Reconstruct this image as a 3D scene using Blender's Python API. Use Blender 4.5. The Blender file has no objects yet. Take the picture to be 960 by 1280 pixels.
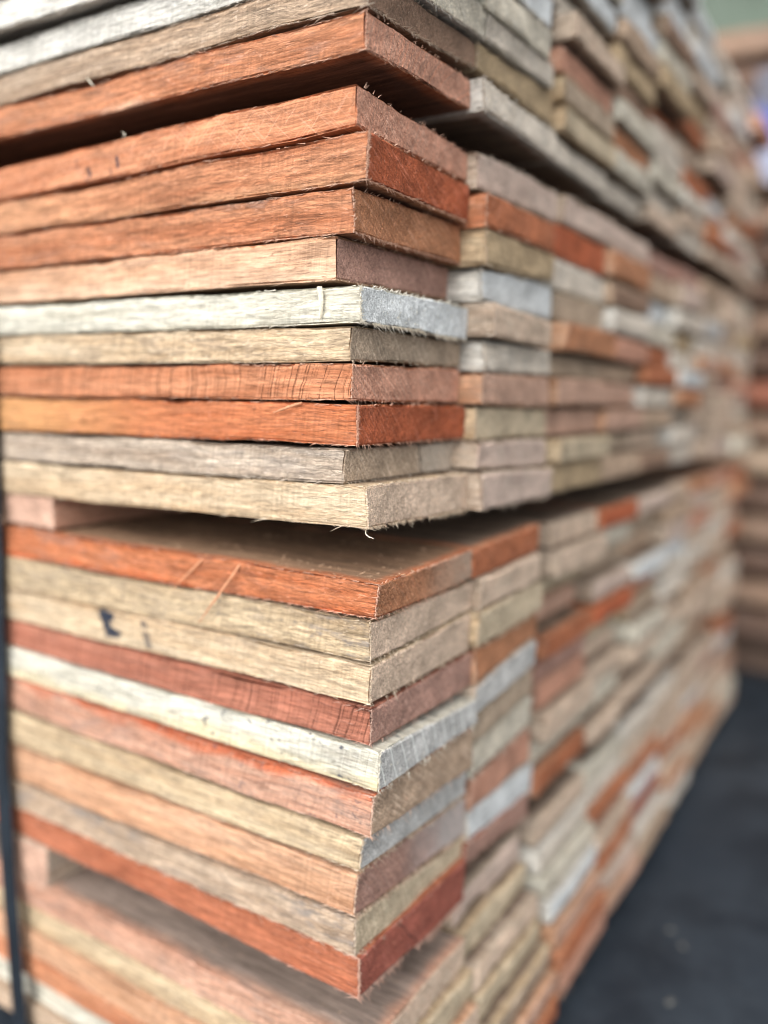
import bpy, math, random
import numpy as np
from mathutils import Matrix, Vector

sc = bpy.context.scene
COL = sc.collection

# ------------------------------------------------------------------ camera solve
F = 1055.8                      # focal length in photo pixels (960 x 1280)
CX, CY = 480.0, 640.0
H_CAM = 0.560                   # camera height above the yard floor
def _n(v): v = np.array(v, float); return v / np.linalg.norm(v)
cR = _n((675, 130, -F))         # direction of world +Y (row of end faces) in camera space
cL = _n((-1685, 175, -F))       # direction of world -X (board length) in camera space
cU = _n(np.cross(cR, cL));
if cU[1] < 0: cU = -cU
cL = _n(cL - cR * np.dot(cL, cR))
cU = np.cross(cR, cL)
if cU[1] < 0: cU = -cU
WX, WY, WZ = -cL, cR, cU        # world axes in camera space
M = np.array([WX, WY, WZ])      # camera -> world rotation
corner_cam = np.array([(450 - CX) / F, -(500 - CY) / F, -1.0]) * 0.475
corner_w = M @ corner_cam
CAM = np.array([-corner_w[0], -corner_w[1], H_CAM])

def ray(px, py): return M @ np.array([(px - CX) / F, -(py - CY) / F, -1.0])
def on_y(px, py, y):
    d = ray(px, py); t = (y - CAM[1]) / d[1]; return CAM + d * t
def on_x(px, py, x):
    d = ray(px, py); t = (x - CAM[0]) / d[0]; return CAM + d * t

cam_d = bpy.data.cameras.new('camera'); cam = bpy.data.objects.new('camera', cam_d); COL.objects.link(cam)
R4 = Matrix([[*M[0]], [*M[1]], [*M[2]]]).to_4x4()
R4.translation = Vector(CAM); cam.matrix_world = R4
cam_d.sensor_fit = 'VERTICAL'; cam_d.sensor_height = 36; cam_d.lens = 36 * F / 1280
cam_d.clip_start = 0.01; cam_d.clip_end = 200
cam_d.dof.use_dof = True; cam_d.dof.focus_distance = 0.478; cam_d.dof.aperture_fstop = 29.7 / 18.0
sc.camera = cam
sc.cycles.filter_width = 1.05

# ------------------------------------------------------------------ noise
def _hash(ix, iy, iz, seed):
    h = (ix.astype(np.int64) * 374761393 + iy.astype(np.int64) * 668265263 + iz.astype(np.int64) * 2147483647 + seed * 974634777) & 0xFFFFFFFF
    h = ((h ^ (h >> 13)) * 1274126177) & 0xFFFFFFFF
    h = ((h ^ (h >> 16)) * 2246822519) & 0xFFFFFFFF
    return ((h ^ (h >> 15)) & 0xFFFFFF) / float(0xFFFFFF) * 2 - 1
def vnoise(x, y, z, seed=0):
    ix, iy, iz = np.floor(x), np.floor(y), np.floor(z)
    fx, fy, fz = x - ix, y - iy, z - iz
    u, v, w = fx*fx*(3-2*fx), fy*fy*(3-2*fy), fz*fz*(3-2*fz)
    r = 0
    for a in (0, 1):
        for b in (0, 1):
            for c in (0, 1):
                r = r + _hash(ix+a, iy+b, iz+c, seed) * (u if a else 1-u) * (v if b else 1-v) * (w if c else 1-w)
    return r
def fbm(x, y, z, seed=0, o=3):
    r, a = 0, 1.0
    for k in range(o):
        r = r + a * vnoise(x * 2**k, y * 2**k, z * 2**k, seed + k * 17); a *= .5
    return r

# ------------------------------------------------------------------ node helpers
class NT:
    def __init__(s, name):
        s.m = bpy.data.materials.new(name); s.m.use_nodes = True
        s.t = s.m.node_tree; s.t.nodes.clear()
    def n(s, typ, **kw):
        nd = s.t.nodes.new(typ)
        for k, v in kw.items(): setattr(nd, k, v)
        return nd
    def put(s, inp, v):
        if isinstance(v, bpy.types.NodeSocket): s.t.links.new(v, inp)
        else:
            if isinstance(v, (tuple, list)) and len(v) == 3 and inp.type == 'RGBA': v = (*v, 1)
            inp.default_value = v
    def math(s, op, a, b=0.0, c=0.0, clamp=False):
        nd = s.n('ShaderNodeMath', operation=op, use_clamp=clamp)
        s.put(nd.inputs[0], a); s.put(nd.inputs[1], b); s.put(nd.inputs[2], c); return nd.outputs[0]
    def vmul(s, v, k):
        nd = s.n('ShaderNodeVectorMath', operation='MULTIPLY'); s.put(nd.inputs[0], v); s.put(nd.inputs[1], k); return nd.outputs[0]
    def vadd(s, v, k):
        nd = s.n('ShaderNodeVectorMath', operation='ADD'); s.put(nd.inputs[0], v); s.put(nd.inputs[1], k); return nd.outputs[0]
    def noise(s, v, scale=1.0, detail=2.0, rough=.5, dist=0.0):
        nd = s.n('ShaderNodeTexNoise'); s.put(nd.inputs['Vector'], v); s.put(nd.inputs['Scale'], scale)
        s.put(nd.inputs['Detail'], detail); s.put(nd.inputs['Roughness'], rough); s.put(nd.inputs['Distortion'], dist)
        return nd.outputs[0]
    def mr(s, v, a, b, c=0.0, d=1.0, smooth=False):
        nd = s.n('ShaderNodeMapRange', interpolation_type='SMOOTHSTEP' if smooth else 'LINEAR')
        s.put(nd.inputs[0], v); s.put(nd.inputs[1], a); s.put(nd.inputs[2], b); s.put(nd.inputs[3], c); s.put(nd.inputs[4], d)
        return nd.outputs[0]
    def mix(s, f, a, b, mode='MIX'):
        nd = s.n('ShaderNodeMix', data_type='RGBA', blend_type=mode)
        s.put(nd.inputs[0], f); s.put(nd.inputs[6], a); s.put(nd.inputs[7], b); return nd.outputs[2]
    def xyz(s, v):
        nd = s.n('ShaderNodeSeparateXYZ'); s.put(nd.inputs[0], v); return nd.outputs
    def vec(s, x, y, z):
        nd = s.n('ShaderNodeCombineXYZ'); s.put(nd.inputs[0], x); s.put(nd.inputs[1], y); s.put(nd.inputs[2], z); return nd.outputs[0]
    def attr(s, name, typ='GEOMETRY'):
        nd = s.n('ShaderNodeAttribute', attribute_name=name, attribute_type=typ); return nd
    def out(s, bsdf):
        o = s.n('ShaderNodeOutputMaterial'); s.t.links.new(bsdf, o.inputs[0]); return s.m
    def bsdf(s, col, rough=.85, spec=.25, bump=None, bstr=.6, bdist=.001):
        b = s.n('ShaderNodeBsdfPrincipled'); s.put(b.inputs['Base Color'], col); s.put(b.inputs['Roughness'], rough)
        s.put(b.inputs['Specular IOR Level'], spec)
        if bump is not None:
            bp = s.n('ShaderNodeBump'); s.put(bp.inputs['Strength'], bstr); s.put(bp.inputs['Distance'], bdist)
            s.put(bp.inputs['Height'], bump); s.t.links.new(bp.outputs[0], b.inputs['Normal'])
        return b.outputs[0]

# wood colours: (light, dark) linear albedo
SIDE = {
 'darkbrown': ((.19,.115,.08), (.11,.065,.048)),
 'orange': ((.585,.265,.142), (.43,.160,.076)), 'deep': ((.58,.215,.10), (.43,.13,.052)),
 'red': ((.45,.16,.085), (.35,.11,.055)), 'redbrown': ((.42,.17,.11), (.33,.12,.075)),
 'pink': ((.60,.365,.26), (.49,.25,.165)), 'peach': ((.62,.38,.245), (.52,.275,.155)),
 'cream': ((.69,.55,.385), (.56,.40,.25)), 'white': ((.70,.675,.58), (.56,.52,.42)),
 'coolwhite': ((.74,.715,.655), (.59,.56,.50)),
 'tan': ((.54,.41,.30), (.40,.28,.19)), 'khaki': ((.58,.45,.295), (.46,.33,.20)),
 'greytan': ((.58,.475,.375), (.41,.31,.23)), 'brown': ((.36,.24,.17), (.26,.165,.115)),
}
END = {
 'darkbrown': ((.19,.115,.08), (.11,.065,.048)),
 'orange': ((.46,.17,.085), (.36,.115,.05)), 'deep': ((.42,.115,.05), (.33,.08,.035)),
 'redorange': ((.50,.14,.06), (.38,.09,.04)), 'red': ((.38,.12,.085), (.29,.085,.06)),
 'rose': ((.60,.33,.235), (.50,.235,.155)), 'mauve': ((.45,.27,.215), (.36,.20,.155)),
 'orangebrown': ((.52,.25,.135), (.40,.165,.08)), 'pinkgrey': ((.64,.50,.42), (.54,.40,.33)),
 'peach': ((.56,.37,.28), (.48,.28,.20)),
 'bluewhite': ((.70,.72,.72), (.59,.605,.605)), 'greywhite': ((.72,.64,.54), (.60,.51,.415)),
 'whitegreen': ((.68,.62,.51), (.56,.49,.385)), 'bluegrey': ((.56,.55,.53), (.45,.44,.425)),
 'greybrown': ((.50,.39,.29), (.38,.285,.205)), 'greytan': ((.68,.52,.40), (.55,.405,.30)),
 'khaki': ((.52,.39,.245), (.41,.295,.175)), 'greenkhaki': ((.60,.49,.35), (.48,.38,.26)),
 'brown': ((.31,.20,.14), (.23,.14,.095)), 'tan': ((.53,.39,.28), (.42,.29,.20)),
}
def wood(name, side, end, seed=None, kerf=0.0, stain=.25, spots=0.0, diag=.5, scratch=0.0, band=None, xgrad=None,
         rings=.4, rot=0.7, lines=0.0, torn=.5, endpatch=None, T=.025, marks=(), broad=None, cracks=.6, ecrack=None):
    s = NT(name)
    c1, c2 = SIDE[side]; e1, e2 = END[end]
    bp = s.attr('bp').outputs['Vector']; endf = s.attr('endf').outputs['Fac']; brd = s.attr('brd').outputs['Fac']; fib = s.attr('fib').outputs['Fac']
    if seed is None:
        r = s.n('ShaderNodeObjectInfo').outputs['Random']
        k = s.math('MULTIPLY', r, 9.0); off = s.vec(k, s.math('MULTIPLY', r, 5.3), s.math('MULTIPLY', r, 7.7))
        rnd = r
    else:
        off = (seed * .731 % 7, seed * .417 % 5, seed * .913 % 6); rnd = (seed * .618) % 1
    p = s.vadd(bp, off)
    X, Y, Z = s.xyz(bp); tf = s.math('DIVIDE', s.math('MULTIPLY', Z, -1), T)     # 0 at the top edge, 1 at the bottom
    pX, pY, pZ = s.xyz(p)
    # --- long-grain faces
    streak = s.noise(s.vmul(p, (7, 110, 130)), 1, 4, .62, .25)
    fibre = s.noise(s.vmul(p, (45, 700, 700)), 1, 4, .72, .5)
    blot = s.noise(s.vmul(p, (22, 45, 55)), 1, 3, .6)
    tornn = s.noise(s.vmul(p, (110, 460, 480)), 1, 4, .72, .9)
    col = s.mix(s.mr(streak, .34, .64), c1, c2)
    if xgrad: col = s.mix(s.mr(s.math('ADD', X, s.math('MULTIPLY', blot, .05)), -.10, -.30, 0, .85, True), col, xgrad)
    if band:
        bc, b0, b1 = band
        col = s.mix(s.mr(s.math('ADD', tf, s.mr(blot, .3, .7, -.22, .22)), b0, b1, 0, 1, True), col, bc)
    col = s.mix(1, col, s.vec(*[s.mr(fibre, .3, .7, .52, 1.38)]*3), 'MULTIPLY')
    col = s.mix(1, col, s.vec(*[s.mr(blot, .3, .7, .84, 1.13)]*3), 'MULTIPLY')
    col = s.mix(1, col, s.vec(*[s.mr(tornn, .34, .60, 1.0-.38*torn, 1.08)]*3), 'MULTIPLY')
    sbx = s.math('ADD', pX, s.math('MULTIPLY', Z, -.13))
    sb = s.noise(s.vec(s.math('MULTIPLY', sbx, 420.0), 0.0, 0.0), 1, 3, .6); sbm = s.noise(s.vmul(p, (9, 30, 60)), 1, 2, .5)
    sbv = s.mix(s.mr(sbm, .38, .58, .2, 1, True), (1, 1, 1), s.vec(*[s.mr(sb, .3, .7, .75, 1.18)]*3))
    col = s.mix(1, col, sbv, 'MULTIPLY')
    ck = s.noise(s.vmul(p, (16, 260, 300)), 1, 3, .6, .8); ck2 = s.noise(s.vmul(p, (45, 90, 90)), 1, 2, .5)
    ckf = s.math('MULTIPLY', s.mr(s.math('ABSOLUTE', s.math('SUBTRACT', ck, .5)), .022, .004, 0, 1, True), s.mr(ck2, .48, .60, 0, 1, True))
    col = s.mix(s.math('MULTIPLY', ckf, cracks), col, tuple(.30 * c for c in c2))
    fl = s.noise(s.vmul(p, (160, 620, 640)), 1, 2, .6, .6)
    col = s.mix(s.mr(fl, .62, .70, 0, .55 * torn, True), col, tuple(min(.85, 1.15 * c + .10) for c in c1))
    if stain:
        sn = s.noise(s.vmul(p, (34, 120, 130)), 1, 4, .7, .4)
        big = s.noise(s.vmul(p, (7, 30, 30)), 1, 1, .5)
        f = s.math('MULTIPLY', s.mr(sn, .47, .66, 0, 1, True), s.mr(big, .40, .60, .25, 1, True))
        col = s.mix(s.math('MULTIPLY', f, stain), col, (.23, .205, .19))
    if spots:
        sp = s.noise(s.vmul(p, (110, 160, 160)), 1, 2, .6)
        col = s.mix(s.math('MULTIPLY', s.mr(sp, .63, .70, 0, 1, True), spots), col, (.06, .065, .085))
    bc_ = broad or tuple(.45 * a + .55 * b for a, b in zip(c2, (.28, .20, .15)))  # dusty broad-face tone, darkened further to paint in shade on undersides
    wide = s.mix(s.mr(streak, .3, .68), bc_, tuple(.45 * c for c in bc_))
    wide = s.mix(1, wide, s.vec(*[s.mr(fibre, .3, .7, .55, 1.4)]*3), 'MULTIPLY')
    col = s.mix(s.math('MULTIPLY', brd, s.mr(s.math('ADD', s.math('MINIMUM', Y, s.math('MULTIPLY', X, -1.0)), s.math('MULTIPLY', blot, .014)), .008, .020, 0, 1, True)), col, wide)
    kh = None
    if kerf:
        wob = s.noise(s.vmul(p, (12, 12, 30)), 1, 1)
        kx = s.math('ADD', s.math('ADD', pX, s.math('MULTIPLY', Z, -.16)), s.math('MULTIPLY', wob, .012))
        kn = s.noise(s.vec(s.math('MULTIPLY', kx, 480.0), 0.0, 0.0), 1, 3, .65)
        brk = s.noise(s.vmul(p, (60, 60, 220)), 1, 2)
        kf = s.math('MULTIPLY', s.mr(kn, .545, .60, 0, 1, True), s.mr(brk, .30, .50, .15, 1, True))
        kl = s.mr(kn, .46, .36, 0, 1, True)
        col = s.mix(s.math('MULTIPLY', kf, kerf), col, tuple(.30 * c for c in c2))
        col = s.mix(s.math('MULTIPLY', kl, .35 * kerf), col, tuple(min(.85, 1.3 * c + .05) for c in c1))
        kh = kf
    if scratch:
        for sg, fr, ph in ((1, 760., 0.), (-.8, 640., 3.)):
            u = s.math('ADD', s.math('MULTIPLY', pX, fr), s.math('MULTIPLY', Z, sg * fr * 1.15))
            sn = s.noise(s.vec(u, s.math('MULTIPLY', Z, 40.0), ph), 1, 2, .6)
            col = s.mix(s.math('MULTIPLY', s.mr(sn, .56, .68, 0, 1, True), scratch), col, tuple(min(.9, 1.25 * c + .12) for c in c1))
    for mi, (mx, mz, mw, mh, ms, mo) in enumerate(marks):      # dark ink marks on the sawn edge
        wn = s.noise(s.vmul(p, (260, 260, 260)), 1, 2)
        wv = s.math('SUBTRACT', wn, .5)
        dx = s.math('DIVIDE', s.math('SUBTRACT', s.math('ADD', X, s.math('MULTIPLY', s.math('ADD', Z, mz), ms)), mx), mw)
        dz = s.math('DIVIDE', s.math('ADD', Z, mz), mh)
        d = s.math('ADD', s.math('POWER', s.math('ADD', s.math('POWER', s.math('ABSOLUTE', dx), 4.0), s.math('POWER', s.math('ABSOLUTE', dz), 4.0)), .25), s.math('MULTIPLY', wv, 1.3))
        col = s.mix(s.mr(d, 1.4, .85, 0, mo, True), col, (.022, .030, .050))
    # --- end-grain faces
    dist = s.noise(s.vmul(p, (0, 30, 30)), 1, 2)
    py = s.math('ADD', s.math('MULTIPLY', s.math('SUBTRACT', rnd, .5), .22), .06)
    pz = -.055 if rot > 0 else .04
    rr = s.math('SQRT', s.math('ADD', s.math('POWER', s.math('SUBTRACT', Y, py), 2.0), s.math('POWER', s.math('SUBTRACT', Z, pz), 2.0)))
    rr = s.math('ADD', rr, s.math('MULTIPLY', dist, .008))
    ring = s.noise(s.vec(s.math('MULTIPLY', rr, 480.0), 0.0, 3.0), 1, 3, .6)
    ec = s.mix(s.mr(ring, .5 - .2/ max(rings, .05) * .4, .5 + .2 / max(rings, .05) * .4), e1, e2)
    ec = s.mix(1, ec, s.vec(*[s.mr(ring, .34, .64, 1 - .42 * min(1, rings), 1 + .16 * min(1, rings))]*3), 'MULTIPLY')
    eb = s.noise(s.vmul(p, (0, 38, 60)), 1, 3, .6)
    ec = s.mix(1, ec, s.vec(*[s.mr(eb, .3, .7, .68, 1.28)]*3), 'MULTIPLY')
    if endpatch:
        ec = s.mix(s.mr(s.math('ADD', Y, s.math('MULTIPLY', dist, .03)), endpatch[1], endpatch[2], 0, endpatch[3], True), ec, endpatch[0])
    ca, sa = math.cos(rot), math.sin(rot)
    u = s.math('ADD', s.math('MULTIPLY', pY, 620.0 * ca), s.math('MULTIPLY', pZ, 620.0 * sa))
    w2 = s.math('ADD', s.math('MULTIPLY', pY, -42.0 * sa), s.math('MULTIPLY', pZ, 42.0 * ca))
    dn = s.noise(s.vec(u, w2, 0.0), 1, 3, .62)
    ec = s.mix(s.math('MULTIPLY', s.mr(dn, .53, .70, 0, 1), .8 * diag), ec, tuple(min(.9, 1.45 * c + .10) for c in e1))
    ec = s.mix(s.math('MULTIPLY', s.mr(dn, .46, .30, 0, 1), .85 * diag), ec, tuple(.55 * c for c in e2))
    spk = s.noise(s.vmul(p, (0, 1100, 1100)), 1, 2, .7)
    spk2 = s.noise(s.vmul(p, (0, 480, 520)), 1, 3, .7)
    ec = s.mix(1, ec, s.vec(*[s.mr(spk, .3, .7, .58, 1.40)]*3), 'MULTIPLY')
    ec = s.mix(1, ec, s.vec(*[s.mr(spk2, .3, .7, .62, 1.36)]*3), 'MULTIPLY')
    if ecrack:
        for (y0_, sl, w_) in ecrack:
            cd = s.math('ABSOLUTE', s.math('ADD', s.math('SUBTRACT', s.math('ADD', Y, s.math('MULTIPLY', Z, sl)), y0_), s.math('MULTIPLY', s.math('SUBTRACT', s.noise(s.vmul(p, (0, 150, 150)), 1, 3, .6), .5), .007)))
            ec = s.mix(s.mr(cd, w_, w_ * .35, 0, .92, True), ec, (.02, .018, .018))
    if lines:
        lu = s.math('ADD', s.math('ADD', Y, s.math('MULTIPLY', Z, .38)), s.math('MULTIPLY', dist, .004))
        lm = s.math('PINGPONG', s.math('MULTIPLY', lu, 78.0), .5)
        ec = s.mix(s.math('MULTIPLY', s.mr(lm, .07, .02, 0, 1, True), lines), ec, (.80, .82, .78))
    full = s.mix(endf, col, ec)
    full = s.mix(s.math('MULTIPLY', fib, 1.0), full, s.mix(.42, c1, (.80, .72, .62)))
    h1 = s.math('ADD', s.math('MULTIPLY', fibre, .35), s.math('MULTIPLY', tornn, 1.3 * torn))
    h1 = s.math('ADD', h1, s.math('MULTIPLY', streak, .5))
    if kh is not None: h1 = s.math('SUBTRACT', h1, s.math('MULTIPLY', kh, .55 * kerf))
    h2 = s.math('ADD', s.math('MULTIPLY', spk2, .7), s.math('ADD', s.math('MULTIPLY', spk, .5), s.math('MULTIPLY', dn, .9 * diag)))
    hm = s.n('ShaderNodeMix', data_type='FLOAT'); s.put(hm.inputs[0], endf); s.put(hm.inputs[2], h1); s.put(hm.inputs[3], h2)
    return s.out(s.bsdf(full, .82, .22, hm.outputs[0], .9, .0011))

# ------------------------------------------------------------------ board mesh
def stations(L, fine, dense, grow, mx):
    a, d = [0.0], fine
    while a[-1] < L:
        if a[-1] > dense: d = min(d * grow, mx)
        a.append(a[-1] + d)
    a[-1] = L
    if len(a) > 2 and a[-1] - a[-2] < fine * .4: a.pop(-2)
    return np.array(a)
def ystat(w, fine, mid):
    a = [0, .25*fine, fine * .8]
    x = fine * .8
    while x < w - fine:
        x += mid if (x > 0) else fine
        if x < w - fine: a.append(x)
    a += [w - .25*fine, w]
    return np.array(a)

def board_mesh(name, shape, xs, ys, zs, amp, seed, fibres, fine=True):
    """shape(s, v, q) -> world offset from the board's near top corner; s = metres back from the end, v = metres across,
    q = 0 at the top .. 1 at the bottom"""
    nx, ny, nz = len(xs), len(ys), len(zs)
    I, J, K = np.meshgrid(np.arange(nx), np.arange(ny), np.arange(nz), indexing='ij')
    surf = (I == 0) | (I == nx-1) | (J == 0) | (J == ny-1) | (K == 0) | (K == nz-1)
    idx = -np.ones(surf.shape, int); idx[surf] = np.arange(surf.sum())
    i, j, k = I[surf], J[surf], K[surf]
    s, v, q = xs[i], ys[j], zs[k]
    W = ys[-1]
    P, T = shape(s, v, q)
    # displacement in board axes
    nxv = (i == 0).astype(float); nyv = np.where(j == 0, -1.0, np.where(j == ny-1, 1.0, 0.0)); nzv = np.where(k == 0, 1.0, np.where(k == nz-1, -1.0, 0.0))
    zz = q * T
    g = fbm(s * 60, v * 300, zz * 300, seed) * .5 + fbm(s * 16, v * 60, zz * 60, seed + 5, 2) * .8
    g2 = fbm(v * 260, zz * 260, s * 90 , seed + 9) * .6
    edge = ((nxv != 0).astype(int) + (nyv != 0) + (nzv != 0)) >= 2
    rag = fbm(s * 110, v * 240, zz * 90, seed + 21)
    D = np.zeros_like(P)
    D[:, 1] += nyv * g * amp; D[:, 2] += nzv * g * amp * .5; D[:, 0] += nxv * g2 * amp * .7
    rag2 = fbm(s * 28, v * 45, zz * 30, seed + 31, 2)
    inn = amp * .5 + np.abs(rag) * amp * 1.7 + np.maximum(rag2 - .2, 0) * amp * 5
    D[:, 0] -= np.where(edge, nxv * inn * .9, 0)
    D[:, 1] -= np.where(edge, nyv * inn * .9, 0)
    D[:, 2] -= np.where(edge, nzv * inn * .55, 0)
    P = P + D
    faces, endf, brd = [], [], []
    def quad(A, flip, e, bb=0.0):
        a, b, c, d = A[:-1, :-1].ravel(), A[1:, :-1].ravel(), A[1:, 1:].ravel(), A[:-1, 1:].ravel()
        f = np.stack([a, b, c, d] if not flip else [a, d, c, b], 1); faces.append(f); endf.append(np.full(len(f), e)); brd.append(np.full(len(f), bb))
    quad(idx[0], False, 1.0); quad(idx[-1], True, 1.0)
    quad(idx[:, 0, :], True, 0.0); quad(idx[:, -1, :], False, 0.0)
    quad(idx[:, :, 0], False, 0.0, 1.0); quad(idx[:, :, -1], True, 0.0, 1.0)
    BP = np.stack([-s, v, -zz], 1)
    FV = np.concatenate(faces); EF = np.concatenate(endf); BR = np.concatenate(brd); FB = np.zeros(len(P))
    if fibres:
        rs = np.random.RandomState(seed * 7 + 3)
        VV, FF, BB, FBL, n0 = [], [], [], [], len(P)
        hairs = fibres(rs, W)
        HP, HT = shape(*[np.array([h[c_] for h in hairs]) for c_ in (0, 1, 2)])
        HT = np.broadcast_to(HT, (len(hairs),))
        for hi, (s0, v0, q0, d0, ln, rad, bend) in enumerate(hairs):
            p0, t0 = HP[hi], HT[hi:hi+1]
            d0 = np.array(d0, float); d0 /= np.linalg.norm(d0)
            a = np.cross(d0, (.3, .5, .8)); a /= np.linalg.norm(a); b = np.cross(d0, a)
            bend = np.array(bend)
            seg = 4
            for r in range(seg):
                t = r / seg
                c = p0 + d0 * ln * (t - .08) + bend * ln * t * t
                rr = rad * 1.9 * (1 - .7 * t)
                for m in range(3):
                    an = m * 2.094
                    VV.append(c + (a * math.cos(an) * 1.5 + b * math.sin(an) * .7) * rr)
            VV.append(p0 + d0 * ln + bend * ln)
            for r in range(seg - 1):
                for m in range(3):
                    m2 = (m + 1) % 3
                    FF.append((n0 + r*3 + m, n0 + r*3 + m2, n0 + (r+1)*3 + m2, n0 + (r+1)*3 + m))
            tri = n0 + (seg-1)*3; tip = n0 + seg*3
            for m in range(3): FF.append((tri + m, tri + (m+1) % 3, tip, tip))
            BB += [(-s0, v0, -q0 * t0[0])] * (seg*3 + 1)
            FBL += [.28 if (.02 < q0 < .98) and (s0 > .001 or s0 < 0) else (.9 if s0 < .001 else .6)] * (seg*3 + 1)
            n0 += seg*3 + 1
        if VV:
            P = np.concatenate([P, np.array(VV)]); BP = np.concatenate([BP, np.array(BB)])
            FV = np.concatenate([FV, np.array(FF)]); EF = np.concatenate([EF, np.zeros(len(FF))]); BR = np.concatenate([BR, np.zeros(len(FF))])
            FB = np.concatenate([FB, np.array(FBL)])
    me = bpy.data.meshes.new(name)
    tri = FV[:, 2] == FV[:, 3]
    if tri.any():
        fl = [tuple(f[:3]) if t else tuple(f) for f, t in zip(FV.tolist(), tri.tolist())]
    else: fl = FV.tolist()
    me.from_pydata(P.tolist(), [], fl)
    at = me.attributes.new('bp', 'FLOAT_VECTOR', 'POINT'); at.data.foreach_set('vector', BP.astype(np.float32).ravel())
    at = me.attributes.new('endf', 'FLOAT', 'FACE'); at.data.foreach_set('value', EF.astype(np.float32))
    at = me.attributes.new('fib', 'FLOAT', 'POINT'); at.data.foreach_set('value', FB.astype(np.float32))
    at = me.attributes.new('brd', 'FLOAT', 'FACE'); at.data.foreach_set('value', BR.astype(np.float32))
    me.polygons.foreach_set('use_smooth', [False] * len(me.polygons))
    me.update()
    return me

def link(name, me, loc, mat, label=None, cat=None, group=None, kind=None, parent=None):
    o = bpy.data.objects.new(name, me); COL.objects.link(o); o.location = loc
    if mat: me.materials.append(mat) if not me.materials else None
    if label: o['label'] = label
    if cat: o['category'] = cat
    if group: o['group'] = group
    if kind: o['kind'] = kind
    if parent: o.parent = parent
    return o

# fuzz generator --------------------------------------------------------
def fuzz(w, k_bot=1.0, k_edge=1.0, k_corner=1.0, k_face=.6, T=.025, seen=.36, k_top=.35, hr=1.0, hl=1.0):
    def gen(rs, W):
        L = []
        U = rs.uniform
        ph = U(0, 50)
        tt = np.arange(0, 900) / 1000.0
        tab = vnoise(tt * 85 + ph, tt * 0 + .5, tt * 0 + ph, 3) + .5 * vnoise(tt * 240 + ph, tt * 0 + .5, tt * 0 + ph, 9)
        def cl(h): return tab[int(abs(h[0] + h[1] * 1.3) * 1000) % 900] > (-.4 if h[0] < .001 else -.12)
        for _ in range(int(W * 1100 * k_bot)):           # hairs on the end face's bottom edge
            L.append((0, U(0, W), .985, (U(.2, 1), U(-.6, .4), U(-1, -.05)), U(.0012, .0050) * U(.4, 1.1), U(.00007, .00018), (U(-.2, .5), U(-.4, .4), U(-.5, .4))))
        for _ in range(int(W * 700 * k_top)):
            L.append((0, U(0, W), .01, (U(.2, .9), U(-.8, .5), U(-.2, .9)), U(.0008, .0028), U(.00007, .00016), (U(-.2, .4), U(-.4, .4), U(-.5, .2))))
        for _ in range(int(70 * k_corner)):              # the upright corner
            L.append((U(0, .0006), 0, U(0, 1), (U(.1, 1), U(-1, .1), U(-.7, .7)), U(.0007, .0026), U(.00007, .0002), (U(-.3, .3), U(-.3, .3), U(-.5, .5))))
        for _ in range(int(240 * k_edge)):               # loose fibres along the long lower and upper edges
            sg = rs.choice([-1, 1]); q = .99 if U() < .68 else .01
            s0 = seen * U() ** 1.5
            L.append((s0, 0, q, (sg, U(-.35, .02), U(-.32, .16)), U(.0015, .008) * U(.4, 1.1), U(.00008, .00022), (U(-.1, .1), U(-.25, .05), U(-.3, .15))))
        for _ in range(int(260 * k_face)):               # torn fibres lying on the long face
            sg = rs.choice([-1, 1]); s0 = seen * U() ** 1.4
            L.append((s0, -.0001, U(.03, .97), (sg, U(-.10, -.01), U(-.10, .10)), U(.001, .0055), U(.00005, .00013), (U(-.1, .1), U(-.12, .04), U(-.2, .2))))
        for _ in range(int(W * 1100 * k_face)):           # end face fuzz
            L.append((-.0001, U(0, W), U(.03, .97), (U(.05, .5), U(-1, 1), U(-1, 1)), U(.0005, .0018), U(.00005, .0001), (U(-.1, .2), U(-.3, .3), U(-.3, .2))))
        return [(h[0], h[1], h[2], h[3], h[4] * (hl if h[0] < .001 else 1), h[5] * hr, h[6]) for h in L if cl(h)]
    return gen

# ------------------------------------------------------------------ the front pile
LEN = 1.15
ORD = ['top', 'second', 'third', 'fourth', 'fifth', 'sixth', 'seventh', 'eighth', 'ninth', 'tenth', 'eleventh']
BN = ['uppermost bundle', 'second bundle', 'third bundle', 'lowest bundle']
CN = ['at the near corner', 'second from the corner', 'third from the corner', 'fourth from the corner', 'fifth from the corner',
      'sixth from the corner', 'seventh from the corner', 'eighth from the corner', 'ninth from the corner']
WORD = {'orange': 'orange', 'deep': 'deep orange', 'redorange': 'red-orange', 'red': 'brick red', 'rose': 'rosy pink', 'mauve': 'mauve brown',
        'orangebrown': 'orange-brown', 'pinkgrey': 'pinkish grey', 'peach': 'peach', 'bluewhite': 'bluish white', 'greywhite': 'grey-white',
        'whitegreen': 'greenish white', 'bluegrey': 'blue-grey', 'greybrown': 'grey-brown', 'greytan': 'greyish tan', 'khaki': 'khaki',
        'greenkhaki': 'olive grey', 'brown': 'brown', 'tan': 'tan'}
GROUP = 'sawn boards stacked in the front lumber pile'

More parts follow.
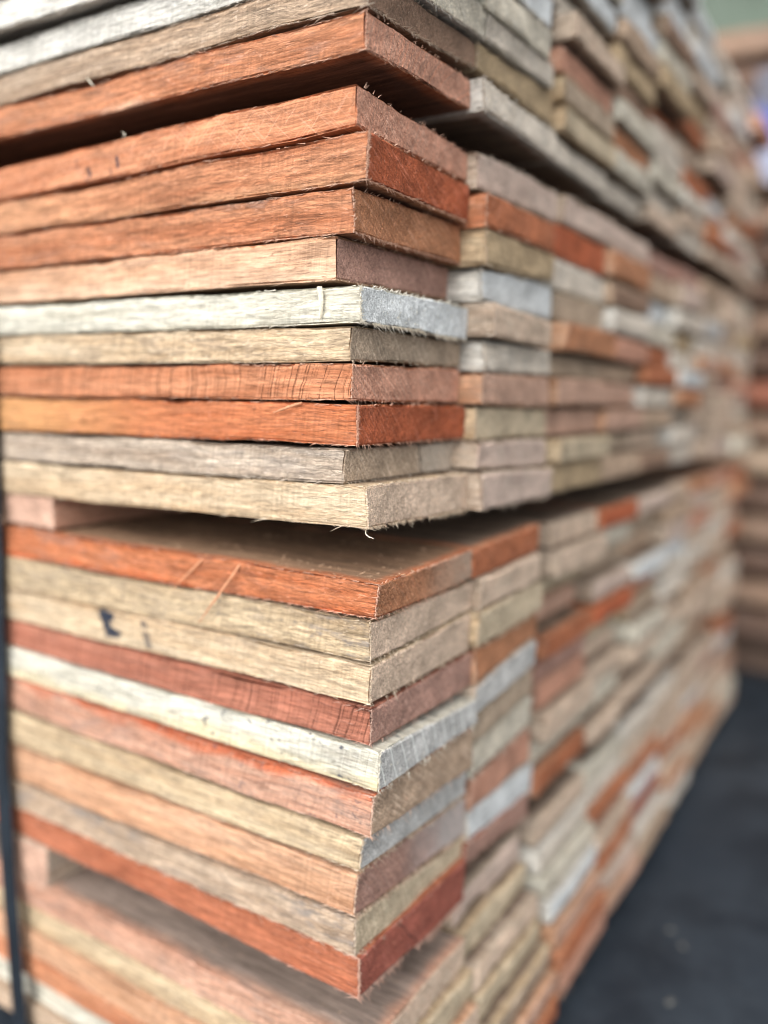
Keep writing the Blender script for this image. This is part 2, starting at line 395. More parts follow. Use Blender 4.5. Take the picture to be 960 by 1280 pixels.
def make_board(c0, zt, zb, W, zrt, zrb, left, mat, label, near, seed, fz=None, amp=.00075, ymin=0.0, length=LEN):
    """c0 = (X, Y) of the near vertical edge; zt/zb its top and bottom; zrt/zrb the same at the far side; left = (dx, zt, zb) at dx back"""
    X0, Y0 = c0
    g = .00035
    zt -= g; zb += g; zrt -= g; zrb += g
    if left: dl, zlt, zlb = left; zlt -= g; zlb += g
    else: dl, zlt, zlb = 1.0, zt, zb
    rr = random.Random(seed); w1, w2, w3 = rr.uniform(0, 6), rr.uniform(0, 6), rr.uniform(.2, 1)
    def shape(s, v, q):
        u = np.minimum(s / dl, 1.0) if left else np.zeros_like(s)
        ft = zt + (zlt - zt) * u; fb = zb + (zlb - zb) * u
        a = v / W
        top = ft + (zrt - zt) * a; bot = fb + (zrb - zb) * a
        if near:
            wv = .00035 * w3 * np.sin(s * 38 + w1)
            top = top + wv + .00025 * np.sin(s * 90 + w2); bot = bot + wv
        o_ = np.zeros_like(s)
        thin = .0011 if near else .0018
        top = top - thin * np.clip(vnoise(s * 13 + seed, v * 16, o_, seed) - .05, 0, 1)
        bot = bot + thin * np.clip(vnoise(s * 15 + seed * 2, v * 18, o_, seed + 77) - .05, 0, 1)
        yb = .0016 * vnoise(s * 9, o_, o_, seed + 41) * (1 - 2 * (v > W / 2) * 0) * np.clip(s * 12, 0, 1)
        xb = .0012 * vnoise(v * 22, q * 1.3, o_, seed + 51) * (s < .02)
        z = top + (bot - top) * q
        return np.stack([-s + xb, v + yb, z - zt], 1), (top - bot)
    if near == 2:
        xs = stations(length, .0013, .07, 1.022, .03); ys = ystat(W, .0013, .0022); zs = np.linspace(0, 1, 17)
    elif near == 1:
        xs = stations(length, .002, .02, 1.12, .06); ys = ystat(W, .002, .004); zs = np.linspace(0, 1, 10)
    else:
        xs = stations(length, .004, .008, 1.6, .2); ys = np.linspace(0, W, 16); zs = np.linspace(0, 1, 5)
    me = board_mesh('sawn_board', shape, xs, ys, zs, amp, seed, fz)
    return link('sawn_board', me, (X0, Y0, zt), mat, label, 'board', GROUP)

# ---- column 1 measured from the photograph: corner(px, top, bottom), far left (top, bottom at x=0), right end (px, top, bottom)
B = []
# bundle, layer, corner, left, right, material kwargs, label, fuzz kwargs, y shift
def b(*a): B.append(a)
b(0, 9, (458, 11, 63), (135, 175), (588, 97, 137), dict(side='orange', end='rose', stain=.3, diag=.35, rings=.9, torn=.8, broad=(.24,.13,.09), band=((.60,.36,.24), .8, 1.05)), 'rough orange board with pinkish end, lowest of the uppermost bundle at the near corner', dict(k_edge=1.3, k_bot=.5, k_corner=.4), 0)
b(0, 8, (458, -42, 7), (96, 133), (594, 51, 86), dict(side='tan', end='brown', torn=1.0, stain=.15, diag=.2), 'fuzzy tan board with dark brown end just above the lowest orange board', dict(k_edge=1.6, k_face=1.2, k_bot=1.6, k_corner=.3), 0)
b(0, 7, (470, -96, -44), (57, 94), (607, 8, 49), dict(side='coolwhite', end='whitegreen', torn=.8, stain=.1), 'pale white board with greenish grey end above the fuzzy tan board', dict(k_edge=1, k_face=1), 0)
b(0, 6, (470, -160, -112), (-2, 37), (605, -60, -15), dict(side='coolwhite', end='greywhite', torn=.6, stain=.1), 'white board jutting out over the pale white board, its underside in shadow', dict(k_edge=1), -.012)
b(1, 0, (445, 103, 160), (208, 250), (585, 190, 228), dict(side='orange', end='rose', scratch=.28, stain=.12, spots=0, torn=.35, diag=.55, rings=.5, rot=1.0, pxm=((110, 215, .0016, .0030, .3, .75), (146, 200, .0012, .0036, .1, .85), (95, 204, .0011, .0030, .2, .35), (107, 226, .0012, .0022, .2, .4), (138, 213, .0010, .0016, .2, .5))), 'orange board with fine crossed saw scratches, top of the second bundle at the corner', dict(k_edge=.5, k_bot=.6), 0)
b(1, 1, (459, 163, 227), (254, 294), (586, 229, 279), dict(side='orange', end='deep', stain=.1, torn=.9, diag=.6, rot=1.1, band=((.52,.26,.14), .55, 1.0), xgrad=(.60,.31,.17)), 'orange board with splintered corner and deep red-brown end, second in its bundle', dict(k_edge=1.0, k_corner=5, k_bot=2.0), 0)
b(1, 2, (443, 233, 292), (296, 338), (575, 281, 331), dict(side='orange', end='orangebrown', stain=.35, torn=.9, diag=.55, rot=1.0), 'rough orange board with a grey smudge and orange-brown end, third in its bundle', dict(k_edge=1.0, k_bot=2.4), 0)
b(1, 3, (423, 294, 351), (341, 381), (560, 332, 377), dict(side='peach', end='mauve', stain=.12, torn=.35, diag=.35, rings=.3, band=((.66,.44,.30), .1, .9)), 'smooth peach board set back from its neighbours with a mauve brown end', dict(k_edge=.35, k_bot=.3, k_corner=.3, k_face=.15), 0)
b(1, 4, (453, 355, 405), (383, 419), (583, 384, 427), dict(side='white', end='bluewhite', stain=.12, torn=.6, diag=.15, rings=.2), 'creamy white board with bluish white end and a peeled flap near the corner', dict(k_edge=.8, k_bot=4.0, k_top=1.4, hr=1.3, hl=1.25), 0)
b(1, 5, (440, 405, 453), (420, 455), (576, 429, 459), dict(side='cream', end='greybrown', stain=.22, torn=1.0, diag=.5, rot=.6), 'rough cream board with grey-brown end below the white board', dict(k_edge=1.1, k_bot=.6), 0)
b(1, 6, (442, 454, 503), (457, 494), (575, 460, 504), dict(side='orange', end='rose', kerf=.9, stain=.05, torn=.3, diag=.6, rot=.9), 'orange board crossed by dark upright saw marks above the deep orange board', dict(k_edge=.8, k_bot=.5), 0)
b(1, 7, (446, 504, 558), (496, 537), (580, 505, 548), dict(side='deep', end='deep', stain=.1, torn=.6, diag=.5, rot=.75, xgrad=(.62,.33,.14)), 'deep orange board with dark red end face and splintered lower corner', dict(k_edge=.9, k_corner=5, k_bot=1), 0)
b(1, 8, (432, 561, 606), (539, 574), (565, 552, 588), dict(side='greytan', end='greybrown', stain=.35, torn=1.0, diag=.7, rot=.75, ecrack=((.082, .35, .0013),), endpatch=((.50,.44,.37), .095, .115, .8)), 'greyish tan board set back with a black crack across its end', dict(k_edge=1.4, k_bot=.5), 0)
b(1, 9, (459, 608, 662), (577, 616), (585, 591, 639), dict(side='cream', end='greytan', stain=.08, torn=.8, diag=.15, rings=.15), 'cream board with furry greyish end, bottom of the second bundle at the corner', dict(hr=1.15, hl=1.0, k_edge=.6, k_bot=2.4, k_face=1.7, k_corner=.6, k_top=1.5), 0)
b(2, 0, (472, 729, 776), (655, 693), (590, 686, 725), dict(side='deep', end='orangebrown', stain=.3, broad=(.34,.205,.125), torn=1.0, diag=.4, rings=.6, band=((.62,.16,.06), .75, 1.05), endpatch=((.40,.31,.24), .05, .13, .8)), 'orange board under the gap with loose splinters on it, top of the third bundle', dict(k_edge=1.7, k_bot=.8, k_corner=1.4, k_face=1.5, k_top=1), 0)
b(2, 1, (464, 777, 829), (693, 733), (591, 726, 762), dict(side='khaki', end='greytan', spots=.35, stain=.85, torn=1.0, diag=.12, rings=.15), 'grey-stained khaki board directly under the orange top board of the third bundle', dict(k_edge=.5, k_bot=.7, k_face=1.2), 0)
b(2, 2, (465, 832, 883), (733, 770), (588, 765, 814), dict(side='cream', end='greytan', stain=.25, torn=.8, diag=.12, rings=.15, pxm=((135, 767, .0075, .0028, -.1, .95), (135, 777, .0046, .0060, .4, .95), (143, 789, .0066, .0032, -.2, .95), (181, 779, .0028, .0024, .3, .65), (185, 799, .0030, .0052, .4, .6), (141, 771, .0024, .0022, .2, .8))), 'cream board with dark ink marks on its long edge, third in the third bundle', dict(k_edge=.5, k_bot=.6, k_face=1.1), 0)
b(2, 3, (464, 885, 935), (771, 803), (589, 815, 858), dict(side='redbrown', end='mauve', kerf=.75, stain=.08, torn=.25, diag=.4, rings=.5, T=.023), 'red-brown board with close dark saw marks under the ink-marked board', dict(k_edge=.5, k_bot=.3), 0)
b(2, 4, (476, 940, 992), (804, 840), (596, 873, 905), dict(side='white', end='bluegrey', broad=(.66,.63,.54), kerf=.35, stain=.5, spots=.85, torn=.5, diag=.2, lines=.8, rings=.25, band=((.68,.58,.38), .45, .95)), 'off-white board with white-scored blue-grey end jutting out in the third bundle', dict(k_edge=.4, k_bot=.8), 0)
b(2, 5, (466, 995, 1049), (841, 881), (590, 909, 960), dict(side='pink', end='tan', kerf=.3, spots=.5, stain=.35, torn=.7, diag=.8, rot=.9, band=((.60,.17,.08), .35, -.05)), 'faded pink board with bright red upper edge below the off-white board', dict(k_edge=1.3, k_bot=.6, k_corner=1.4, k_top=1.6), 0)
b(2, 6, (452, 1049, 1091), (883, 922), (583, 962, 994), dict(side='khaki', end='bluegrey', stain=.2, torn=.6, diag=.4, rings=.6), 'golden khaki board with blue-grey end in the third bundle', dict(k_edge=.5, k_bot=1.0), 0)
b(2, 7, (445, 1093, 1147), (923, 966), (582, 996, 1043), dict(side='peach', end='mauve', stain=.1, torn=.6, diag=.4, rings=.9, endpatch=((.50,.47,.45), .06, .14, .8)), 'peach orange board with mauve ringed end, third from the bottom of its bundle', dict(k_edge=.8, k_bot=1.2), 0)
b(2, 8, (444, 1149, 1196), (968, 999), (581, 1044, 1072), dict(side='tan', end='greenkhaki', stain=.75, spots=.3, torn=.8, diag=.5, rot=.35, rings=.3), 'stained brown-khaki board with olive grey end above the bottom brick-red one', dict(k_edge=1.4, k_bot=1.2), 0)
b(2, 9, (450, 1198, 1250), (1000, 1031), (581, 1073, 1127), dict(side='red', end='red', stain=.05, torn=.5, diag=.3, rot=.5, ecrack=((.045, .9, .0007),)), 'brick-red board with frayed corner, bottom of the third bundle at the corner', dict(hr=1.1, hl=1.1, k_edge=1.0, k_bot=1.8, k_corner=4.0), 0)

random.seed(4)
Z = {}          # nominal layer heights per bundle from column 1 right ends and column 2
col1 = {}
for bi, ly, c, lf, rt, kw, lab, fz, ysh in B:
    pc = on_y(c[0], (c[1] + c[2]) / 2, ysh); X0 = pc[0]
    zt, zb = on_y(c[0], c[1], ysh)[2], on_y(c[0], c[2], ysh)[2]
    pl = on_y(0, sum(lf) / 2, ysh); zlt, zlb = on_y(0, lf[0], ysh)[2], on_y(0, lf[1], ysh)[2]
    pr = on_x(rt[0], (rt[1] + rt[2]) / 2, X0); zrt, zrb = on_x(rt[0], rt[1], X0)[2], on_x(rt[0], rt[2], X0)[2]
    col1[bi, ly] = dict(X=X0, Y=ysh, W=pr[1] - ysh, zt=zt, zb=zb, zrt=zrt, zrb=zrb, left=(X0 - pl[0], zlt, zlb), kw=kw, lab=lab, fz=fz)

# column 2 measured: corner(px, top, bottom), right end(px, top, bottom), end colour
C2 = {
 (0, 9): ((604, 95, 138), (696, 162, 202), 'greywhite'), (0, 8): ((597, 51, 86), (693, 115, 160), 'khaki'),
 (0, 7): ((609, 12, 48), (692, 78, 113), 'greywhite'), (0, 6): ((610, -35, 10), (690, 38, 76), 'whitegreen'), (0, 5): ((606, -78, -37), (690, -5, 36), 'bluewhite'),
 (1, 0): ((597, 188, 236), (697, 238, 279), 'pinkgrey'), (1, 1): ((610, 237, 283), (692, 279, 317), 'orange'),
 (1, 2): ((607, 284, 333), (692, 319, 354), 'khaki'), (1, 3): ((602, 334, 377), (690, 356, 401), 'bluewhite'),
 (1, 4): ((619, 378, 421), (690, 402, 436), 'greytan'), (1, 5): ((605, 424, 465), (688, 438, 470), 'greywhite'),
 (1, 6): ((602, 466, 506), (686, 471, 510), 'peach'), (1, 7): ((596, 508, 550), (681, 512, 546), 'greenkhaki'),
 (1, 8): ((598, 552, 588), (681, 547, 583), 'pinkgrey'), (1, 9): ((603, 590, 639), (689, 584, 621), 'pinkgrey'),
 (2, 0): ((592, 686, 724), (674, 654, 689), 'orange'), (2, 1): ((603, 722, 765), (675, 690, 726), 'greytan'),
 (2, 2): ((598, 766, 811), (677, 727, 763), 'greenkhaki'), (2, 3): ((594, 813, 857), (670, 766, 796), 'orangebrown'),
 (2, 4): ((593, 860, 897), (670, 797, 832), 'bluegrey'), (2, 5): ((592, 898, 935), (666, 833, 866), 'greybrown'),
 (2, 6): ((590, 937, 975), (664, 867, 905), 'whitegreen'), (2, 7): ((588, 976, 1015), (662, 906, 951), 'rose'),
 (2, 8): ((584, 1017, 1054), (664, 953, 990), 'bluewhite'), (2, 9): ((582, 1056, 1083), (659, 992, 1021), 'mauve'),
}
c2 = {}
ystart = {}
for bi in (0, 1, 2):
    ystart[bi] = max(v['Y'] + v['W'] for k, v in col1.items() if k[0] == bi) + .0008
ystart[3] = ystart[2]
for (bi, ly), (c, rt, e) in C2.items():
    y0 = max(col1[bi, ly]['Y'] + col1[bi, ly]['W'] + .0009, .123) if (bi, ly) in col1 else ystart[bi]
    X0 = on_y(c[0], (c[1]+c[2])/2, y0)[0]
    q = dict(X=X0, Y=y0, zt=on_y(c[0], c[1], y0)[2], zb=on_y(c[0], c[2], y0)[2], e=e)
    pr = on_x(rt[0], (rt[1]+rt[2])/2, X0); q['W'] = pr[1] - y0
    q['zrt'], q['zrb'] = on_x(rt[0], rt[1], X0)[2], on_x(rt[0], rt[2], X0)[2]
    c2[bi, ly] = q

def on_z(px, py, z):
    d = ray(px, py); t = (z - CAM[2]) / d[2]; return CAM + d * t

# ---- nominal layer heights for the columns further along (top to bottom)
def tops(z_list): return z_list
NB1 = 12                                            # layers in the uppermost bundle, index 0 = its top
b1z = [c2[0, k]['zrt'] for k in (9, 8, 7, 6, 5)]
b1z = [.7705, .7925, .8145, .8365, .8590]
while len(b1z) < NB1: b1z.append(b1z[-1] + .0243)
LAY = {0: [(b1z[i], (.7487 if i == 0 else b1z[i-1])) for i in range(NB1)][::-1],
       1: [], 2: [], 3: []}
e = [.7290, .7040, .6755, .6500, .6245, .6005, .5795, .5550, .5310, .5090, .4825]
LAY[1] = [(e[i], e[i+1]) for i in range(10)]
e = [.4570, .4335, .4085, .3820, .3585, .3340, .3105, .2860, .2600, .2330, .2080]
LAY[2] = [(e[i], e[i+1]) for i in range(10)]
z4 = on_y(50, 1107, 0)[2]
e = [z4 + .029, z4 + .002] + [z4 - .0222 * k for k in range(1, 7)]
LAY[3] = [(e[i], e[i+1]) for i in range(7)]
PILE_BOTTOM = e[-1]

# ---- materials for the columns further along
SIDE_OF = {'orange': 'orange', 'deep': 'deep', 'redorange': 'deep', 'red': 'redbrown', 'rose': 'pink', 'mauve': 'redbrown', 'orangebrown': 'peach',
           'pinkgrey': 'greytan', 'peach': 'peach', 'bluewhite': 'coolwhite', 'greywhite': 'coolwhite', 'whitegreen': 'white', 'bluegrey': 'greytan',
           'greybrown': 'khaki', 'greytan': 'greytan', 'khaki': 'khaki', 'greenkhaki': 'khaki', 'brown': 'tan', 'tan': 'tan'}
_fm = {}
def far_mat(key, seed):
    k = (key, seed % 2)
    if k not in _fm:
        _fm[k] = wood('sawn_wood_' + key, SIDE_OF[key], key, seed=None, stain=.3, diag=.45, broad=(.26, .185, .135), torn=.7, rot=(.7, -.6)[seed % 2], rings=.6)  # broad faces coloured dark so undersides in the gaps look shaded
    return _fm[k]
PAL = ['greywhite']*5 + ['greytan']*5 + ['pinkgrey']*4 + ['tan']*3 + ['whitegreen']*3 + ['khaki']*2 + ['greybrown']*2 + ['orange']*2 + \
      ['orangebrown']*2 + ['peach']*3 + ['rose']*2 + ['bluewhite']*2 + ['redorange'] + ['mauve'] + ['brown'] + ['bluegrey']*2
EXPL = {  # bundle -> column -> colours top to bottom
 0: {0: ['greywhite','tan','greytan','pinkgrey','greywhite','greytan','greywhite','tan'],
     1: ['greytan','greywhite','tan','greywhite','bluewhite','greytan','greywhite'],
     2: ['greywhite','greytan','bluewhite','greywhite','whitegreen','bluewhite','greywhite','greytan','rose','greybrown','greenkhaki','greywhite'],
     3: ['bluewhite','greywhite','greytan','bluewhite','bluewhite','tan','khaki','brown','whitegreen','orangebrown','whitegreen','greywhite'],
     4: ['bluewhite','bluewhite','bluewhite','brown','whitegreen','khaki','orange','greywhite','greywhite','whitegreen','greywhite','greytan'],
     5: ['bluewhite','greywhite','bluewhite','greytan','khaki','orange','greytan','bluewhite','orange','greywhite','greytan','greywhite'],
     6: ['greywhite','whitegreen','pinkgrey','mauve','greytan','tan','pinkgrey','orange','bluewhite','orangebrown','orange','greytan'],
     7: ['greywhite','pinkgrey','bluewhite','greytan','red','greytan','greytan','greytan','orangebrown','greywhite','mauve','greytan']},
 1: {2: ['pinkgrey','redorange','greywhite','greybrown','orangebrown','greybrown','peach','peach','greenkhaki','khaki'],
     3: ['pinkgrey','orangebrown','brown','greywhite','rose','tan','peach','peach','greybrown','tan'],
     4: ['mauve','tan','bluewhite','whitegreen','orange','orange','greywhite','tan','greytan','brown'],
     5: ['mauve','pinkgrey','greywhite','khaki','greywhite','bluewhite','orangebrown','greywhite','greywhite','greywhite'],
     6: ['tan','greybrown','bluegrey','greywhite','peach','greytan','greytan','greytan','pinkgrey','greytan'],
     7: ['greytan','greytan','greytan','greytan','orangebrown','mauve','greytan','greytan','greytan','pinkgrey']},
 2: {2: ['greytan','greytan','greenkhaki','peach','orange','mauve','rose','greytan','whitegreen','orange'],
     3: ['redorange','whitegreen','greybrown','pinkgrey','redorange','greenkhaki','greytan','greytan','whitegreen','greytan'],
     4: ['pinkgrey','greybrown','tan','bluewhite','rose','greybrown','whitegreen','greytan','greytan','greytan'],
     5: ['greytan','tan','pinkgrey','bluewhite','greywhite','greywhite','greytan','greytan','whitegreen','greytan'],
     6: ['orangebrown','pinkgrey','rose','greytan','greywhite','greytan','tan','greytan','greytan','tan'],
     7: ['rose','greytan','greytan','greywhite','greytan','greytan','orangebrown','greytan','greytan','greytan']},
 3: {1: ['pinkgrey','greenkhaki','greytan','greenkhaki','greybrown','peach','orange'],
     2: ['greytan','greywhite','whitegreen','bluewhite','peach','orange','rose'],
     3: ['whitegreen','greywhite','orange','greytan','orange','pinkgrey','peach'],
     4: ['greywhite','greytan','orange','bluewhite','red','greywhite','tan'],
     5: ['greywhite','greytan','greytan','orange','greytan','orangebrown','greywhite'],
     6: ['greytan','greytan','bluegrey','orangebrown','orangebrown','greytan','tan'],
     7: ['greytan','mauve','greytan','greytan','tan','orangebrown','tan']},
}
rnd = random.Random(21)
n_seed = 100
def far_label(key, bi, ly, ci):
    n = len(LAY[bi])
    pos = ('top' if ly == 0 else 'bottom' if ly == n - 1 else ORD[ly] + ' from the top')
    return '%s board end, %s of the %s, %s' % (WORD[key], pos, BN[bi], CN[ci])

far_parts = []
for bi in range(4):
    n = len(LAY[bi])
    yc = {}
    for ly in range(n):
        zt, zb = LAY[bi][ly]
        mly = ly if bi in (1, 2) else (ly - (n - 10) if bi == 0 else -1)      # index used in the measured tables
        # --- column 1
        if (bi, mly) in col1:
            v = col1[bi, mly]; n_seed += 1
            kw = dict(v['kw'])
            if 'pxm' in kw:
                mk = []
                for (px, py, mw, mh, ms, mo) in kw.pop('pxm'):
                    P3 = on_y(px, py, v['Y']); sx = v['X'] - P3[0]; dl, zl, _zb = v['left']
                    mk.append((-sx, (v['zt'] + (zl - v['zt']) * min(1, sx / dl)) - P3[2], mw, mh, ms, mo))
                kw['marks'] = mk
            mat = wood('sawn_wood_face_%d' % n_seed, seed=n_seed * 1.37, **kw)
            ob = make_board((v['X'], v['Y']), v['zt'], v['zb'], v['W'], v['zrt'], v['zrb'], v['left'], mat, v['lab'], 2, n_seed, fuzz(v['W'], **v['fz']))
            col1[bi, mly]['ob'] = ob
            yn = v['Y'] + v['W']
        elif bi == 3:
            if ly == 0: yn = .133
            else:
                n_seed += 1
                sk, ek = [('pink', 'greytan'), ('khaki', 'greenkhaki'), ('peach', 'greytan'), ('orange', 'orange'), ('white', 'greywhite'), ('tan', 'peach')][ly - 1]
                X4 = .006 + .007 * ly
                mat = wood('sawn_wood_face_%d' % n_seed, sk, ek, seed=n_seed * 1.37, stain=.45 if ly == 1 else .15, torn=.8, broad=(.34,.26,.215) if ly == 1 else None)
                lab = ['weathered pinkish board with dark scuffed upper side, just under the lowest gap', 'khaki green board beneath the weathered pinkish one in the lowest bundle',
                       'peach board fourth from the top of the lowest bundle beside the strap', 'orange board in the lowest bundle beside the dark strap',
                       'white board under the orange one in the lowest bundle beside the strap', 'tan board at the very bottom of the near corner'][ly - 1]
                if ly == 2: lab = 'khaki green board with pale raised edge beneath the weathered pinkish board'
                if ly == 3: lab = 'peach board between the khaki green and orange boards of the lowest bundle'
                t_ = zt - (0.0 if ly > 1 else .0)
                make_board((X4, -.002 + .002 * (ly % 3)), t_, zb, .131, t_ + .001, zb + .001, None, mat, lab, 2 if ly == 1 else 1, n_seed, fuzz(.131, k_bot=.4, k_face=.8) if ly < 4 else None)
                yn = .132
        else:
            n_seed += 1; key = EXPL[0][0][ly]
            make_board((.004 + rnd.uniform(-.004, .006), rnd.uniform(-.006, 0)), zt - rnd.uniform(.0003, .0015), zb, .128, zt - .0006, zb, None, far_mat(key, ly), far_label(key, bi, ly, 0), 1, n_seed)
            yn = .129
        yc[ly] = yn
    for ci in range(1, 9):
        w = .1275 + rnd.uniform(-.003, .003)
        for ly in range(n):
            zt, zb = LAY[bi][ly]
            mly = ly if bi in (1, 2) else (ly - (n - 10) if bi == 0 else -1)
            n_seed += 1
            if ci == 1 and (bi, mly) in c2:
                v = c2[bi, mly]; key = v['e']
                sw = min(v['W'], .131)
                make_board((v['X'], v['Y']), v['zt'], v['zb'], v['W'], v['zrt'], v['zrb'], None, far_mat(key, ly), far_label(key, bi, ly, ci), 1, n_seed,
                           fuzz(v['W'], k_bot=.45, k_corner=1, k_edge=.1, k_face=.25, seen=.03))
                yc[ly] = v['Y'] + v['W']
                continue
            y0 = max(yc[ly] + .0022, ystart.get(bi, .13) - .002 + (ci - 1) * .1335 if ci > 1 else 0)
            if bi == 3 and ci == 1: y0 = yc[ly] + .0012
            ww = w + rnd.uniform(-.0045, .0035)
            X = .005 + rnd.uniform(-.0085, .0085) + (.004 if bi == 1 and ci < 4 else 0)
            if bi == 3: X = .005 + rnd.uniform(-.003, .004) + (ly / 6) * .044 * (1 - y0 / 1.45)
            X += rnd.choice([0, 0, 0, 0, -.012, .006]) if bi != 3 else 0
            ex = EXPL.get(bi, {}).get(ci)
            key = ex[ly] if ex and ly < len(ex) else rnd.choice(PAL)
            a, c = rnd.uniform(.0002, .0026), rnd.uniform(0, .0008)
            tl = rnd.uniform(-.0006, .0006)
            zt_, zb_ = zt - a, zb + c
            if ci == 8:
                far_parts.append((X, y0, zt_, zb_, ww, key))
            else:
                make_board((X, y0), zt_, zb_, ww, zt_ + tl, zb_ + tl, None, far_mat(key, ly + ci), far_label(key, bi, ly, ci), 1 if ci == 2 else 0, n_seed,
                           fuzz(ww, k_bot=.3, k_corner=.5, k_edge=0, k_face=.08, seen=.02) if ci == 2 else None)
            yc[ly] = y0 + ww

# the last column, tiny and out of focus: one object holding what is left of the boards
V, Fc, EF, MI, mats, BPs = [], [], [], [], [], []
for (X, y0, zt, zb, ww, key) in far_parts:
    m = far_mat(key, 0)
    if m not in mats: mats.append(m)
    n0 = len(V); k = .0012
    for x in (X, X - .002, X - LEN):
        kk = k if x == X else 0
        V += [(x, y0 + kk, zt - kk), (x, y0 + ww - kk, zt - kk), (x, y0 + ww - kk, zb + kk), (x, y0 + kk, zb + kk)]
        BPs += [(x - X, 0, 0), (x - X, ww, 0), (x - X, ww, zb - zt), (x - X, 0, zb - zt)]
    Fc.append((n0, n0+3, n0+2, n0+1)); EF.append(1)
    for r in (0, 4):
        for q in range(4):
            a, c = q, (q + 1) % 4
            Fc.append((n0+r+a, n0+r+c, n0+r+4+c, n0+r+4+a)); EF.append(1 if r == 0 else 0)
    Fc.append((n0+8, n0+9, n0+10, n0+11)); EF.append(1)
    MI += [mats.index(m)] * 10
me = bpy.data.meshes.new('sawn_boards_far_column'); me.from_pydata(V, [], Fc)
for m in mats: me.materials.append(m)
me.polygons.foreach_set('material_index', MI)
at = me.attributes.new('bp', 'FLOAT_VECTOR', 'POINT'); at.data.foreach_set('vector', np.array(BPs, np.float32).ravel())
at = me.attributes.new('endf', 'FLOAT', 'FACE'); at.data.foreach_set('value', np.array(EF, np.float32))
at = me.attributes.new('fib', 'FLOAT', 'POINT'); at.data.foreach_set('value', np.zeros(len(V), np.float32))
o = bpy.data.objects.new('sawn_boards', me); COL.objects.link(o)
o['label'] = 'last column of mixed pale and orange board ends at the far end of the pile'; o['category'] = 'boards'; o['kind'] = 'stuff'; o['group'] = GROUP

# ------------------------------------------------------------------ laths between the bundles
def lath(X1, X0, Y0, Y1, z0, z1, mat, label, seed, near=1):
    """a stick running away from the viewer along Y: build it as a board turned a quarter"""
    W = X1 - X0; T = z1 - z0; L = Y1 - Y0
    def shape(s, v, q): return np.stack([-s, v, -q * T + 0 * s], 1), T + 0 * s
    xs = stations(L, .002, .03, 1.12, .05); ys = ystat(W, .0018, .003); zs = np.linspace(0, 1, 12)
    me = board_mesh('spacer_lath', shape, xs, ys, zs, .0005, seed, fuzz(W, k_bot=.3, k_edge=.3, k_corner=.4, k_face=.2, seen=.1))
    o = link('spacer_lath', me, (X0, Y0, z1), mat, label, 'lath', 'spacer laths between the bundles')
    o.rotation_euler = (0, 0, -math.pi / 2)
    return o
a0, a1 = on_y(4, 640, 0)[0], on_y(66, 645, 0)[0]
m_l1 = wood('lath_wood_pink', 'pink', 'peach', seed=3.3, stain=.3); m_l2 = wood('lath_wood_tan', 'greytan', 'peach', seed=5.1, stain=.4)
lath(a1, a0, .001, 1.19, .4572, .4805, m_l1, 'pinkish brown spacer lath in the gap above the orange board, beside the strap', 301)
b0, b1_ = on_y(16, 1080, 0)[0], on_y(60, 1090, 0)[0]
lath(b1_, b0, -.001, .128, z4 + .001, .1935, m_l2, 'light tan spacer block in the lowest gap, right beside the dark strap', 302)
for (xx, za, zb_, lb) in ((-.62, .7310, .7430, 'thin spacer lath deep in the upper gap'), (-.95, .7310, .7430, 'rear spacer lath of the upper gap'),
                     (-.95, .4572, .4795, 'rear spacer lath of the middle gap')):
    lath(xx + .04, xx, .001, 1.19, za, zb_, m_l2, lb, 310 + int(-xx * 10))
for i, xx in enumerate((-.22, -.62, -1.02)):
    # bearers under the pile
    lath(xx + .08, xx, .004, 1.19, .003, PILE_BOTTOM - .001, m_l2, ['bearer under the pile nearest the board ends', 'bearer under the middle of the pile', 'bearer under the rear of the pile'][i], 330 + i)

# ------------------------------------------------------------------ loose splinters, flap
def tube(pts, rads, ns=6, flat=.55):
    V, Fc = [], []
    pts = [np.array(p, float) for p in pts]
    for i, p in enumerate(pts):
        d = pts[min(i+1, len(pts)-1)] - pts[max(i-1, 0)]; d /= np.linalg.norm(d)
        a = np.cross(d, (.1, 1, .2)); a /= np.linalg.norm(a); c = np.cross(d, a)
        for k in range(ns):
            an = 2 * math.pi * k / ns
            V.append(p + (a * math.cos(an) + c * math.sin(an) * flat) * rads[i])
    for i in range(len(pts) - 1):
        for k in range(ns):
            k2 = (k + 1) % ns
            Fc.append((i*ns + k, i*ns + k2, (i+1)*ns + k2, (i+1)*ns + k))
    Fc.append(tuple(range(ns))[::-1]); Fc.append(tuple((len(pts)-1)*ns + k for k in range(ns)))
    return V, Fc
def plain(name, base, var=.25, scale=(300, 300, 300), rough=.85, spec=.25, bd=.0006):
    s = NT(name); tc = s.n('ShaderNodeTexCoord').outputs['Object']
    n1 = s.noise(s.vmul(tc, scale), 1, 4, .6)
    c = s.mix(s.mr(n1, .3, .7), tuple(x * (1 - var) for x in base), tuple(min(.9, x * (1 + var)) for x in base))
    return s.out(s.bsdf(c, rough, spec, n1, .5, bd))
m_split = plain('splinter_wood', (.56, .27, .15), .25, (900, 900, 900)); m_pale = plain('pale_splinter_wood', (.74, .68, .55), .15, (900, 900, 900))
